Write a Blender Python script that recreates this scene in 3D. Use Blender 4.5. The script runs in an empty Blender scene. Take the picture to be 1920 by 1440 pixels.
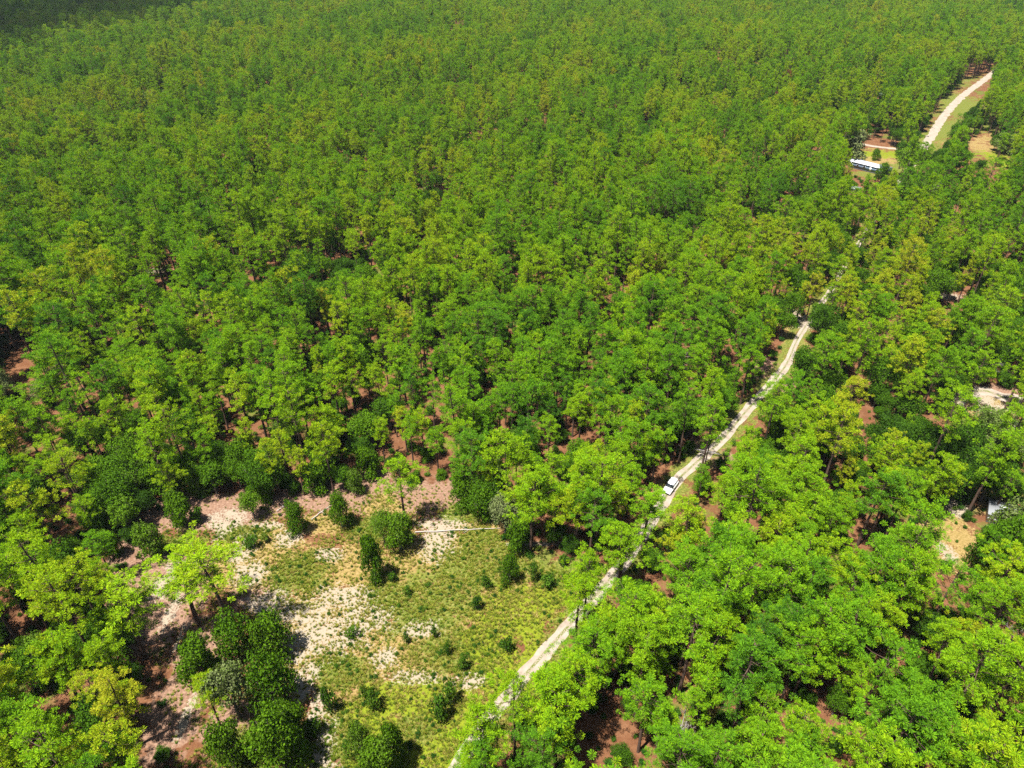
import bpy, math, random
import numpy as np
from mathutils import Vector, Matrix, noise as mnoise

R = math.radians
sc = bpy.context.scene
# ------------------------------------------------------------------ camera, sky, sun, exposure
H = 110.0; PITCH = R(35.0); F = 1333.0          # drone height (m), tilt, focal length in px of the 1920 px wide photo
cam = bpy.data.cameras.new("camera"); cam_o = bpy.data.objects.new("camera", cam)
sc.collection.objects.link(cam_o); sc.camera = cam_o
cam.sensor_fit = 'HORIZONTAL'; cam.angle = 2*math.atan(960/F)
cam.clip_start = 1; cam.clip_end = 20000
cam_o.location = (0, 0, H); cam_o.rotation_euler = (R(90)-PITCH, 0, 0)

SUN_EL = 70.0; SUN_AZ = -142.0                    # azimuth: direction TO the sun, ccw from +X (behind and left of the camera)
world = bpy.data.worlds.new("World"); sc.world = world; world.use_nodes = True
wn = world.node_tree; wn.nodes.clear()
sky = wn.nodes.new('ShaderNodeTexSky'); sky.sky_type = 'NISHITA'; sky.sun_disc = False
sky.sun_elevation = R(SUN_EL); sky.sun_rotation = R(90-SUN_AZ)
bg = wn.nodes.new('ShaderNodeBackground'); bg.inputs[1].default_value = 0.05
wo = wn.nodes.new('ShaderNodeOutputWorld')
wn.links.new(sky.outputs[0], bg.inputs[0]); wn.links.new(bg.outputs[0], wo.inputs[0])
sl = bpy.data.lights.new("sun", 'SUN'); sl.energy = 5.0; sl.angle = R(0.5); sl.color = (1, .965, .90)
so = bpy.data.objects.new("sun", sl); sc.collection.objects.link(so)
sdir = Vector((math.cos(R(SUN_EL))*math.cos(R(SUN_AZ)), math.cos(R(SUN_EL))*math.sin(R(SUN_AZ)), math.sin(R(SUN_EL))))
so.rotation_euler = sdir.to_track_quat('Z', 'Y').to_euler(); so.location = sdir*600
sc.view_settings.view_transform = 'Standard'; sc.view_settings.look = 'None'
sc.view_settings.exposure = 1.68; sc.view_settings.gamma = 1; sc.view_settings.use_curve_mapping = False
sc.cycles.use_denoising = False
sc.cycles.max_bounces = 6; sc.cycles.diffuse_bounces = 3; sc.cycles.transmission_bounces = 3
sc.cycles.transparent_max_bounces = 16

rng = np.random.default_rng(11); random.seed(11)
cP, sP = math.cos(PITCH), math.sin(PITCH)
C = sc.collection

# ------------------------------------------------------------------ survey helpers (photo pixel <-> ground metres)
def G(px, py, z=0.0):
    a = (px-960)/F; b = (720-py)/F
    t = (H-z)/(sP-cP*b)
    return Vector((a*t, (cP+sP*b)*t, z))
def proj(x, y, z):
    d = y*cP + (H-z)*sP
    d = np.where(d < 1, 1, d)
    return 960+F*x/d, 720-F*(y*sP-(H-z)*cP)/d, d
def inpoly(px, py, poly):
    px = np.asarray(px, float); py = np.asarray(py, float)
    r = np.zeros(px.shape, bool); n = len(poly); j = n-1
    for i in range(n):
        xi, yi = poly[i]; xj, yj = poly[j]
        if yi != yj:
            c = ((yi > py) != (yj > py)) & (px < (xj-xi)*(py-yi)/(yj-yi)+xi)
            r ^= c
        j = i
    return r
def ell(px, py, rx, ry):                          # photo ellipse -> ground ellipse (centre, half axes in metres)
    c = G(px, py); d = c.y*cP+H*sP; m = d/F
    el = (H/math.hypot(c.y, H))
    return c.x, c.y, rx*m, ry*m/el
_w = rng.normal(size=(24, 2)); _ph = rng.uniform(0, 6.28, 24)
def snoise(x, y, scale):                          # smooth noise about -1..1
    s = 0
    for k in range(12):
        w = _w[k]/scale*(1+.12*k)
        s = s+np.sin(w[0]*x+w[1]*y+_ph[k])
    return s/3.2

# ------------------------------------------------------------------ materials
def newmat(name):
    m = bpy.data.materials.new(name); m.use_nodes = True; m.node_tree.nodes.clear()
    return m, m.node_tree
class N:
    def __init__(s, t): s.t = t
    def n(s, typ, **kw):
        nd = s.t.nodes.new(typ)
        for k, v in kw.items():
            if k == 'ins':
                for kk, vv in v.items(): nd.inputs[kk].default_value = vv
            else: setattr(nd, k, v)
        return nd
    def l(s, a, b): s.t.links.new(a, b)
    def mix(s, fac, a, b, typ='MIX'):
        nd = s.t.nodes.new('ShaderNodeMix'); nd.data_type = 'RGBA'; nd.blend_type = typ
        for i, v in ((0, fac), (6, a), (7, b)):
            if isinstance(v, (int, float, tuple)): nd.inputs[i].default_value = (v if not isinstance(v, tuple) else v+(1,)*(4-len(v)))
            else: s.l(v, nd.inputs[i])
        return nd.outputs[2]
    def math(s, op, a, b=0.0, c=0.0, clamp=False):
        nd = s.t.nodes.new('ShaderNodeMath'); nd.operation = op; nd.use_clamp = clamp
        for i, v in enumerate((a, b, c)):
            if isinstance(v, (int, float)): nd.inputs[i].default_value = v
            else: s.l(v, nd.inputs[i])
        return nd.outputs[0]
    def ramp(s, fac, stops):
        nd = s.t.nodes.new('ShaderNodeValToRGB'); e = nd.color_ramp.elements
        while len(e) > 1: e.remove(e[-1])
        e[0].position = stops[0][0]; e[0].color = stops[0][1]+(1,)
        for p, c in stops[1:]:
            x = e.new(p); x.color = c+(1,)
        s.l(fac, nd.inputs[0]); return nd.outputs[0]
    def noise(s, scale, detail=3, rough=.55, co=None):
        nd = s.t.nodes.new('ShaderNodeTexNoise'); nd.inputs['Scale'].default_value = scale
        nd.inputs['Detail'].default_value = detail; nd.inputs['Roughness'].default_value = rough
        if co is not None: s.l(co, nd.inputs['Vector'])
        return nd.outputs[0]
    def bsdf(s, col, rough=.8, spec=.2, metal=0, bump=None, bs=.3, bd=.05):
        p = s.n('ShaderNodeBsdfPrincipled'); p.inputs['Roughness'].default_value = rough
        p.inputs['Specular IOR Level'].default_value = spec; p.inputs['Metallic'].default_value = metal
        if isinstance(col, tuple): p.inputs['Base Color'].default_value = col+(1,)
        else: s.l(col, p.inputs['Base Color'])
        if bump is not None:
            b = s.n('ShaderNodeBump'); b.inputs['Strength'].default_value = bs; b.inputs['Distance'].default_value = bd
            s.l(bump, b.inputs['Height']); s.l(b.outputs[0], p.inputs['Normal'])
        return p
    def out(s, sh):
        o = s.n('ShaderNodeOutputMaterial'); s.l(sh, o.inputs[0])

def foliage(name, stops, trans=.35, tip=None):
    m, t = newmat(name); q = N(t)
    at = q.n('ShaderNodeAttribute', attribute_type='INSTANCER', attribute_name='hue')
    tc = q.n('ShaderNodeTexCoord'); gn = q.n('ShaderNodeNewGeometry')
    n1 = q.noise(.9, 2, .6, tc.outputs['Object']); n2 = q.noise(4.0, 1, .5, gn.outputs['Position'])
    h = q.math('ADD', at.outputs['Fac'], q.math('MULTIPLY', q.math('SUBTRACT', n1, .5), .55))
    h = q.math('ADD', h, q.math('MULTIPLY', q.math('SUBTRACT', n2, .5), .75), clamp=True)
    col = q.ramp(h, stops)
    p = q.bsdf(col, .8, .04)
    tr = q.n('ShaderNodeBsdfTranslucent'); q.l(q.mix(1.0, col, (1.15, 1.15, .55), 'MULTIPLY'), tr.inputs[0])
    mx = q.n('ShaderNodeMixShader'); mx.inputs[0].default_value = trans
    q.l(p.outputs[0], mx.inputs[1]); q.l(tr.outputs[0], mx.inputs[2]); q.out(mx.outputs[0])
    return m
M = {}
M['needles'] = foliage('pine_needles', [(0, (0.0240, 0.0780, 0.0080)), (.35, (0.0780, 0.1900, 0.0050)), (.65, (0.1500, 0.2580, 0.0036)), (.85, (0.2040, 0.2640, 0.0060)), (1, (0.2520, 0.2520, 0.0120))], .15)
M['oakleaf'] = foliage('oak_leaves', [(0, (0.0260, 0.0624, 0.0052)), (.3, (0.0442, 0.1040, 0.0042)), (.6, (0.0780, 0.1560, 0.0042)), (.82, (0.1040, 0.1456, 0.0312)), (1, (0.1404, 0.1612, 0.0676))], .28)
M['scrub'] = foliage('scrub_leaves', [(0, (0.0198, 0.0660, 0.0079)), (.4, (0.0528, 0.1188, 0.0079)), (.7, (0.0990, 0.1452, 0.0132)), (1, (0.1584, 0.1452, 0.0330))])
M['grass'] = foliage('grass_blades', [(0, (0.0624, 0.1247, 0.0107)), (.35, (0.1515, 0.2138, 0.0161)), (.65, (0.2851, 0.2584, 0.0446)), (1, (0.4099, 0.3119, 0.1247))], .3)
def bark(name, a, b, rough=.9):
    m, t = newmat(name); q = N(t); tc = q.n('ShaderNodeTexCoord')
    n = q.noise(6, 4, .6, tc.outputs['Object'])
    q.out(q.bsdf(q.mix(n, a, b), rough, .1, bump=n, bs=.6).outputs[0]); return m
M['pinebark'] = bark('pine_bark', (.035, .024, .020), (.12, .075, .052))
M['oakbark'] = bark('oak_bark', (.06, .05, .042), (.16, .14, .12))
M['deadwood'] = bark('bleached_wood', (.11, .095, .088), (.27, .245, .225))
M['palelog'] = bark('pale_log', (.22, .185, .165), (.38, .34, .31))
M['brownneedles'] = foliage('dead_needles', [(0, (.12, .05, .02)), (.5, (.2, .09, .03)), (1, (.24, .15, .08))])

def ground_mat():
    m, t = newmat('ground'); q = N(t); tc = q.n('ShaderNodeTexCoord'); P = tc.outputs['Object']
    big = q.noise(.05, 4, .6, P); mid = q.noise(.35, 5, .65, P); fin = q.noise(2.2, 4, .7, P); vf = q.noise(7, 3, .7, P)
    def A(n): return q.n('ShaderNodeAttribute', attribute_name=n).outputs['Fac']
    def msk(att, nz, amp, lo=.42, hi=.58):
        v = q.math('ADD', att, q.math('MULTIPLY', q.math('SUBTRACT', nz, .5), amp))
        r = q.n('ShaderNodeMapRange', interpolation_type='SMOOTHSTEP', ins={1: lo, 2: hi}); q.l(v, r.inputs[0]); return r.outputs[0]
    litter = q.ramp(q.mix(.45, mid, fin), [(.25, (0.0660, 0.0264, 0.0119)), (.45, (0.1452, 0.0627, 0.0277)), (.6, (0.2046, 0.1023, 0.0495)), (.72, (0.2178, 0.1386, 0.0792)), (.85, (0.1320, 0.0990, 0.0396))])
    litter = q.mix(q.math('MULTIPLY', q.math('POWER', vf, 1.5), 1.3, clamp=True), litter, (.04, .018, .011))
    grassy = q.ramp(fin, [(.3, (0.0330, 0.0561, 0.0099)), (.55, (0.0792, 0.0924, 0.0145)), (.75, (0.1320, 0.1056, 0.0297))])
    col = q.mix(msk(big, mid, .5, .55, .68), litter, grassy)
    pink = q.ramp(fin, [(.3, (.085, .045, .030)), (.55, (.175, .105, .070)), (.72, (.24, .165, .115))])
    col = q.mix(msk(A('pink'), mid, 1.1), col, pink)
    dry = q.ramp(fin, [(.28, (0.0858, 0.0660, 0.0198)), (.5, (0.1782, 0.1254, 0.0429)), (.7, (0.2376, 0.1650, 0.0759))])
    col = q.mix(msk(A('dry'), q.mix(.4, mid, fin), 1.8), col, dry)
    olive = q.ramp(fin, [(.28, (0.0264, 0.0462, 0.0079)), (.5, (0.0792, 0.0957, 0.0145)), (.62, (0.1452, 0.1320, 0.0330)), (.75, (0.2244, 0.1716, 0.0792))])
    col = q.mix(msk(A('olive'), q.mix(.4, mid, fin), 1.8), col, olive)
    lush = q.ramp(fin, [(.3, (0.0594, 0.0858, 0.0066)), (.6, (0.1320, 0.1518, 0.0092)), (.8, (0.1782, 0.1650, 0.0264))])
    col = q.mix(msk(A('lush'), q.mix(.4, mid, fin), 1.7), col, lush)
    sand = q.ramp(vf, [(.25, (0.1320, 0.1023, 0.0693)), (.5, (0.2178, 0.1815, 0.1320)), (.8, (0.2640, 0.2310, 0.1749))])
    col = q.mix(msk(A('sand'), q.mix(.68, mid, fin), 2.9, .44, .60), col, sand)
    q.out(q.bsdf(col, .95, .05, bump=fin, bs=.5, bd=.12).outputs[0]); return m
M['ground'] = ground_mat()
def sand_mat(name):
    m, t = newmat(name); q = N(t); tc = q.n('ShaderNodeTexCoord'); P = tc.outputs['Object']
    mid = q.noise(.5, 5, .65, P); vf = q.noise(5, 4, .7, P)
    col = q.ramp(mid, [(.25, (0.1254, 0.0924, 0.0660)), (.42, (0.2046, 0.1683, 0.1320)), (.65, (0.2640, 0.2310, 0.1914))])
    col = q.mix(q.math('MULTIPLY', vf, .45), col, (.19, .15, .115))
    cg = q.n('ShaderNodeAttribute', attribute_name='centre').outputs['Fac']
    gm = q.math('MULTIPLY', cg, q.math('GREATER_THAN', q.math('ADD', vf, q.math('MULTIPLY', mid, .6)), .78))
    col = q.mix(gm, col, (.085, .095, .02))
    q.out(q.bsdf(col, .95, .05, bump=vf, bs=.5, bd=.05).outputs[0]); return m
M['sand'] = sand_mat('road_sand')
def plain(name, col, rough=.5, spec=.4, metal=0, var=.12, sc_=3):
    m, t = newmat(name); q = N(t); tc = q.n('ShaderNodeTexCoord'); n = q.noise(sc_, 4, .6, tc.outputs['Object'])
    dark = tuple(c*(1-var*2) for c in col)
    q.out(q.bsdf(q.mix(n, col, dark), rough, spec, metal).outputs[0]); return m
M['white_paint'] = plain('white_car_paint', (.80, .81, .80), .25, .5, 0, .02)
M['glass'] = plain('dark_glass', (.015, .02, .024), .06, .6)
M['tyre'] = plain('tyre_rubber', (.02, .02, .02), .85, .2)
M['rim'] = plain('wheel_rim', (.45, .46, .47), .35, .5, .7)
M['lamp'] = plain('lamp_lens', (.75, .76, .74), .15, .6)
M['redlamp'] = plain('tail_lens', (.35, .02, .02), .2, .6)
M['blackplastic'] = plain('black_trim', (.03, .03, .032), .6, .3)
M['roof_white'] = plain('white_metal_roof', (.44, .46, .50), .45, .3, .1, .08, .6)
M['siding'] = plain('pale_blue_siding', (.15, .21, .28), .6, .3, 0, .1, 1)
M['trim'] = plain('white_trim', (.7, .72, .74), .5)
M['grey_metal'] = plain('grey_metal_roof', (.26, .27, .28), .5, .4, .2, .15, .8)
M['pink_roof'] = plain('faded_pink_sheet', (.38, .31, .28), .6, .3, 0, .12, .8)
M['pale_blue'] = plain('pale_blue_paint', (.25, .33, .39), .45, .4, 0, .08)
def vapour():
    m, t = newmat('cloud_vapour'); q = N(t); d = q.bsdf((.88, .89, .9), 1, 0); tr = q.n('ShaderNodeBsdfTransparent'); mx = q.n('ShaderNodeMixShader')
    mx.inputs[0].default_value = .36; q.l(tr.outputs[0], mx.inputs[1]); q.l(d.outputs[0], mx.inputs[2]); q.out(mx.outputs[0]); return m
M['cloud'] = vapour()
M['skirt'] = plain('dark_skirting', (.10, .10, .11), .8)

# ------------------------------------------------------------------ mesh helpers
def tri_mesh(name, V, T, mats, mi=None, smooth=False):
    V = np.asarray(V, np.float32); T = np.asarray(T, np.int32)
    me = bpy.data.meshes.new(name)
    me.vertices.add(len(V)); me.vertices.foreach_set('co', V.ravel())
    me.loops.add(T.size); me.loops.foreach_set('vertex_index', T.ravel())
    me.polygons.add(len(T)); me.polygons.foreach_set('loop_start', np.arange(0, T.size, T.shape[1], dtype=np.int32))
    if mi is not None: me.polygons.foreach_set('material_index', np.asarray(mi, np.int32))
    for m in mats: me.materials.append(m)
    if smooth: me.polygons.foreach_set('use_smooth', np.ones(len(T), bool))
    me.update(calc_edges=True); me.validate()
    return me
def obj(name, me, parent=None, loc=(0, 0, 0), rz=0, sc_=None):
    o = bpy.data.objects.new(name, me); C.objects.link(o); o.location = loc
    o.rotation_euler = (0, 0, rz); o.parent = parent
    if sc_: o.scale = sc_
    return o
def tag(o, label=None, cat=None, group=None, kind=None):
    if label: o['label'] = label
    if cat: o['category'] = cat
    if group: o['group'] = group
    if kind: o['kind'] = kind
    return o
def thing(name, label, cat, loc=(0, 0, 0), rz=0, group=None):
    return tag(obj(name, None, None, loc, rz), label, cat, group)
def tube(path, rad, sides=6):
    P = [Vector(p) for p in path]; V = []; T = []
    for i, p in enumerate(P):
        d = (P[min(i+1, len(P)-1)]-P[max(i-1, 0)]).normalized()
        a = d.orthogonal().normalized(); b = d.cross(a)
        if i and (a.dot(pa) < 0.2):
            a = (pa-d*pa.dot(d)).normalized(); b = d.cross(a)
        pa = a
        for k in range(sides):
            t = 2*math.pi*k/sides; q = p+(a*math.cos(t)+b*math.sin(t))*rad[i]; V.append(q[:])
    for i in range(len(P)-1):
        for k in range(sides):
            a0 = i*sides+k; b0 = i*sides+(k+1) % sides
            T.append((a0, b0, b0+sides)); T.append((a0, b0+sides, a0+sides))
    n = len(V); V.append(P[-1][:])
    for k in range(sides): T.append(((len(P)-1)*sides+k, (len(P)-1)*sides+(k+1) % sides, n))
    return V, T
def join(parts):
    V = []; T = []; o = 0
    for v, t in parts:
        v = np.asarray(v, float).reshape(-1, 3); t = np.asarray(t, int)
        V.append(v); T.append(t+o); o += len(v)
    return np.concatenate(V), np.concatenate(T)

# ------------------------------------------------------------------ ground and roads
def road_pts(pxs, z=0): return [G(x, y, z) for x, y in pxs]
ROAD = road_pts([(760, 1600), (880, 1400), (935, 1325), (1000, 1248), (1080, 1158), (1150, 1078), (1200, 1012), (1262, 912), (1300, 872), (1350, 828), (1400, 770), (1470, 690), (1500, 628), (1560, 540), (1640, 410), (1700, 320), (1742, 262), (1772, 215), (1805, 180), (1845, 150), (1885, 118), (1935, 75)])
SIDE = road_pts([(1975, 800), (1920, 752), (1880, 745), (1850, 733), (1815, 738), (1790, 765)])
YARDT = road_pts([(1750, 300), (1712, 285), (1680, 279), (1650, 276), (1615, 270), (1590, 266)])
def catmull(P, step=1.5):
    out = []
    for i in range(len(P)-1):
        p0 = P[max(i-1, 0)]; p1 = P[i]; p2 = P[i+1]; p3 = P[min(i+2, len(P)-1)]
        n = max(2, int((p2-p1).length/step))
        for k in range(n):
            t = k/n
            out.append(.5*((2*p1)+(p2-p0)*t+(2*p0-5*p1+4*p2-p3)*t*t+(3*p1-p0-3*p2+p3)*t**3))
    out.append(P[-1]); return out
def strip(name, P, w0, w1, label, z=.02):
    Q = catmull(P); V = []; T = []; cen = []; n = len(Q)
    us = (-1, -.72, -.3, -.12, .12, .3, .72, 1)
    for i, p in enumerate(Q):
        d = (Q[min(i+1, n-1)]-Q[max(i-1, 0)]).normalized(); s = Vector((d.y, -d.x, 0))
        w = (w0 if p.y < 170 else 1.8 if p.y < 340 else w1)*.5
        jl = .45*mnoise.noise(Vector((i*.31, 0, 5)))+.3*mnoise.noise(Vector((i*.9, 3, 5)))
        jr = .45*mnoise.noise(Vector((i*.31, 9, 5)))+.3*mnoise.noise(Vector((i*.9, 7, 5)))
        for u in us:
            uu = u*w*(1+(jl if u < 0 else jr)*abs(u))
            q = p+s*uu; V.append((q.x, q.y, z+(.0 if abs(u) < .5 else -.015*abs(u)))); cen.append(1.0 if abs(u) < .2 and p.y < 335 else 0)
    m = len(us)
    for i in range(n-1):
        for k in range(m-1): T.append((i*m+k, i*m+k+1, (i+1)*m+k+1, (i+1)*m+k))
    me = tri_mesh(name, V, T, [M['sand']])
    a = me.attributes.new('centre', 'FLOAT', 'POINT'); a.data.foreach_set('value', np.array(cen, np.float32))
    o = obj(name, me); tag(o, label, None, None, 'structure'); return Q
road_c = strip('sandy_road', ROAD, 2.5, 4.5, 'pale sandy road running between the trees from lower centre to upper right')
side_c = strip('sandy_side_road', SIDE, 4.2, 3.6, 'short stretch of pinkish sandy lane at the right edge', .03)
yard_c = strip('yard_track', YARDT, 3.0, 3.0, 'pale sandy track behind the yard of the mobile home', .03)

MASKS = {   # ground cover patches, measured in the photo as ellipses (x, y, rx, ry)
 'sand': [(425, 975, 45, 22), (455, 1030, 28, 35), (470, 1075, 38, 25), (510, 1130, 55, 26), (560, 1150, 60, 22), (640, 1120, 70, 26), (690, 1160, 60, 30), (620, 1190, 90, 45), (560, 1210, 30, 40), (575, 1270, 26, 40), (592, 1330, 18, 40), (610, 1400, 22, 60), (600, 1450, 40, 25), (540, 1010, 30, 20), (820, 1010, 40, 45), (830, 985, 60, 12), (875, 1278, 40, 16), (720, 1235, 30, 22), (790, 1180, 40, 18), (305, 1100, 25, 28), (322, 1145, 13, 40), (335, 1200, 8, 30), (620, 1040, 30, 15), (770, 1270, 60, 14), (345, 1060, 40, 12), (350, 1340, 10, 60), (410, 1010, 12, 20), (1000, 1020, 60, 5), (500, 985, 40, 8), (1500, 600, 25, 20), (1775, 555, 30, 10), (1790, 950, 30, 20), (1775, 1035, 18, 22), (1895, 800, 22, 14), (1850, 272, 22, 9), (1845, 320, 20, 7), (1880, 325, 14, 4), (1838, 745, 25, 25), (1860, 765, 50, 10), (290, 508, 30, 7), (1655, 278, 50, 4)],
 'lush': [(960, 1150, 75, 60), (900, 1200, 40, 40), (1010, 1130, 50, 35), (930, 1260, 60, 70), (860, 1340, 70, 60), (760, 1300, 90, 40), (700, 1340, 60, 50), (1000, 1200, 25, 60), (1340, 800, 25, 18), (1100, 1110, 60, 30), (1830, 1440, 60, 20), (1650, 290, 60, 15), (1885, 300, 40, 16), (1800, 185, 22, 28), (1765, 225, 20, 25), (780, 1430, 160, 40), (1425, 760, 20, 14), (1905, 960, 26, 16), (1840, 290, 30, 10)],
 'olive': [(1640, 325, 60, 14), (1800, 195, 60, 50), (1860, 305, 70, 25), (1745, 250, 30, 30), (560, 1075, 60, 45), (800, 1130, 110, 70), (880, 1070, 80, 50), (960, 1050, 110, 40), (720, 1110, 40, 35), (450, 1000, 60, 20), (860, 1220, 90, 50), (1060, 1080, 90, 40), (340, 1020, 50, 20), (680, 1380, 110, 70), (790, 1380, 90, 60), (640, 1260, 60, 40), (480, 1400, 80, 50), (860, 965, 50, 20), (700, 990, 60, 25), (900, 1010, 50, 22)],
 'dry': [(1778, 1005, 60, 90), (1890, 960, 60, 50), (1840, 760, 60, 30), (700, 1150, 270, 170), (850, 1080, 200, 110), (760, 1340, 190, 130), (480, 1040, 110, 70), (1800, 190, 70, 60), (1850, 285, 70, 25), (1650, 300, 70, 30), (680, 1050, 70, 35), (620, 980, 60, 25), (840, 1040, 90, 40), (940, 1100, 60, 40), (520, 1020, 60, 30), (720, 950, 40, 30), (900, 985, 70, 22), (790, 1250, 90, 25), (1490, 640, 30, 30), (1730, 265, 30, 15), (1820, 160, 25, 20)],
 'pink': [(300, 1120, 110, 110), (400, 960, 170, 45), (650, 930, 150, 45), (820, 930, 110, 40), (380, 1220, 60, 60), (340, 1320, 70, 110), (700, 900, 40, 25), (780, 930, 50, 25), (500, 950, 90, 22), (280, 1070, 60, 60), (240, 1040, 40, 60), (480, 1110, 60, 40), (730, 1385, 50, 26), (660, 1430, 50, 20), (430, 1360, 60, 60), (1450, 700, 40, 40), (1890, 745, 60, 30), (1330, 850, 50, 30)],
}
def axis(lo, hi, a, b, step, grow=1.25):
    m = list(np.arange(a, b+step, step)); s = step; x = a; left = []
    while x > lo: s *= grow; x -= s; left.append(x)
    s = step; x = m[-1]; right = []
    while x < hi: s *= grow; x += s; right.append(x)
    return np.array(left[::-1]+m+right)
xs = axis(-9000, 9000, -110, 125, .9, 1.3); ys = axis(-2500, 16000, 35, 235, .9, 1.15)
XX, YY = np.meshgrid(xs, ys)
V = np.stack([XX.ravel(), YY.ravel(), np.zeros(XX.size)], 1)
nx = len(xs); ny = len(ys)
ii = (np.arange(ny-1)[:, None]*nx+np.arange(nx-1)[None, :]).ravel()
gm = tri_mesh('ground', V, np.stack([ii, ii+1, ii+nx+1, ii+nx], 1), [M['ground']])
MEL = {k: [ell(*e) for e in v] for k, v in MASKS.items()}
def cover(k, x, y):
    r = np.zeros(np.shape(x))
    for cx, cy, ax, ay in MEL[k]:
        d = np.sqrt(((x-cx)/ax)**2+((y-cy)/ay)**2)
        r = np.maximum(r, np.clip(1.05-d*.66, 0, .66))
    return r
def verge(x, y):
    out = np.zeros(x.shape); rp = np.array([(p.x, p.y) for p in road_c[::2]])
    k_ = np.where((x > -40) & (x < 420) & (y > 20) & (y < 800))[0]
    for a_ in range(0, len(k_), 6000):
        kk = k_[a_:a_+6000]; d = np.hypot(x[kk, None]-rp[None, :, 0], y[kk, None]-rp[None, :, 1]).min(1)
        out[kk] = np.clip((np.where(y[kk] > 330, 10, 6.5)-d)/4, 0, 1)*np.where(y[kk] > 330, .85, .6)
    return out
VG = verge(XX.ravel(), YY.ravel())
for k in MASKS:
    if k == 'olive':
        a = gm.attributes.new(k, 'FLOAT', 'POINT'); a.data.foreach_set('value', np.maximum(VG, cover(k, XX.ravel(), YY.ravel())).astype(np.float32)); continue
    a = gm.attributes.new(k, 'FLOAT', 'POINT'); a.data.foreach_set('value', cover(k, XX.ravel(), YY.ravel()).astype(np.float32))
tag(obj('ground', gm), 'forest floor of orange pine litter, grass and bare sand', None, None, 'structure')

# ------------------------------------------------------------------ plant shapes
def pine_shape(seed, h=20., r=3.1, cb=.52, ntuft=150, lean=.5):
    g = np.random.default_rng(seed); rr = random.Random(seed)
    lx, ly = g.normal(0, lean, 2)
    def stem(t): return Vector((lx*t*t+.15*math.sin(3*t+seed), ly*t*t+.15*math.cos(2.4*t+seed)-.15, h*t))
    path = [stem(t) for t in np.linspace(0, .97, 9)]
    wood = [tube([(p.x, p.y, p.z-(.3 if i == 0 else 0)) for i, p in enumerate(path)], [.27*(1-.8*i/8)+.02 for i in range(9)], 7)]
    tc = []; nl = int(ntuft/6.5); az = rr.uniform(0, 6)
    clumps = [(rr.uniform(0, 6.28), rr.uniform(.5, 1.25)) for _ in range(5)]
    for k in range(nl):
        t = (k+.5)/nl; zt = cb+(.95-cb)*t**.85; az += 2.39996+rr.uniform(-.5, .5)
        pr = math.sin(math.pi*min(.97, .18+.74*t))**.7 if t > .0 else .5
        lob = 1+.32*math.sin(az*2+seed)+.2*math.sin(az*3+1.7*seed)
        reach = r*pr*rr.uniform(.62, 1.12)*lob
        rise = reach*rr.uniform(.15, .55)+(.5 if t > .7 else 0)
        b = stem(zt); e = b+Vector((math.cos(az)*reach, math.sin(az)*reach, rise))
        mid_ = b.lerp(e, .5)+Vector((0, 0, -.12*reach))
        wood.append(tube([b, mid_, e], [.07, .045, .02], 3))
        n = max(2, int(6.8*reach/r*rr.uniform(.7, 1.25)))
        for j in range(n):
            u = .52+.52*((j+rr.random())/n)**.8
            p = b.lerp(e, u); sp = .26*reach+.25
            tc.append((p.x+rr.gauss(0, sp*.55), p.y+rr.gauss(0, sp*.55), p.z+rr.gauss(0, .32)+.1, rr.uniform(.40, .66)))
    top = stem(.97)
    for j in range(9): tc.append((top.x+rr.gauss(0, .7), top.y+rr.gauss(0, .7), top.z+rr.uniform(-.6, .7), rr.uniform(.42, .62)))
    tc = np.array(tc); n = len(tc); B = 58
    d = g.normal(size=(n, B, 3)); d[..., 2] = np.abs(d[..., 2])*.9-.25
    d /= np.linalg.norm(d, axis=2, keepdims=True)
    cen = tc[:, None, :3]; rad = tc[:, None, 3:]*g.uniform(.75, 1.15, (n, B, 1))
    side = np.cross(d, g.normal(size=(n, B, 3))); side /= np.linalg.norm(side, axis=2, keepdims=True)
    w = rad*g.uniform(.042, .085, (n, B, 1))
    a = np.broadcast_to(cen+d*.06, d.shape); tip = cen+d*rad
    Vv = np.stack([a, tip-side*w+d*0, tip+side*w], 2).reshape(-1, 3)
    Tt = np.arange(len(Vv)).reshape(-1, 3)
    return join(wood), (Vv, Tt)
def leafy(g, lobes, n, size, up=.25, inner=.35):
    lobes = np.array(lobes); wts = (lobes[:, 3]**2); idx = g.choice(len(lobes), n, p=wts/wts.sum())
    d = g.normal(size=(n, 3)); d[:, 2] += up; d /= np.linalg.norm(d, axis=1, keepdims=True)
    L = lobes[idx]; bump = 1+.24*np.sin(d[:, 0]*7+L[:, 0]*3)*np.sin(d[:, 1]*6+L[:, 1]*2)+.1*np.sin(d[:, 2]*9+L[:, 2])
    rad = L[:, 3]*bump*(1-inner*g.random(n)**2.2)*(1+.09*g.normal(size=n))
    c = L[:, :3]+d*rad[:, None]*np.array([1, 1, .82])
    c[:, 2] = np.maximum(c[:, 2], .08)
    nrm = d*.8+g.normal(size=(n, 3))*.6; nrm /= np.linalg.norm(nrm, axis=1, keepdims=True)
    a = np.cross(nrm, g.normal(size=(n, 3))); a /= np.linalg.norm(a, axis=1, keepdims=True); b = np.cross(nrm, a)
    s = size*g.uniform(.6, 1.3, (n, 1)); a = a*s; b = b*s*g.uniform(.5, .9, (n, 1))
    Vv = np.stack([c-a, c-b*.9+nrm*s*.15, c+a, c+b+nrm*s*.15], 1).reshape(-1, 3)
    q = np.arange(n)*4
    return Vv, np.concatenate([np.stack([q, q+1, q+2], 1), np.stack([q, q+2, q+3], 1)])
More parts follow.
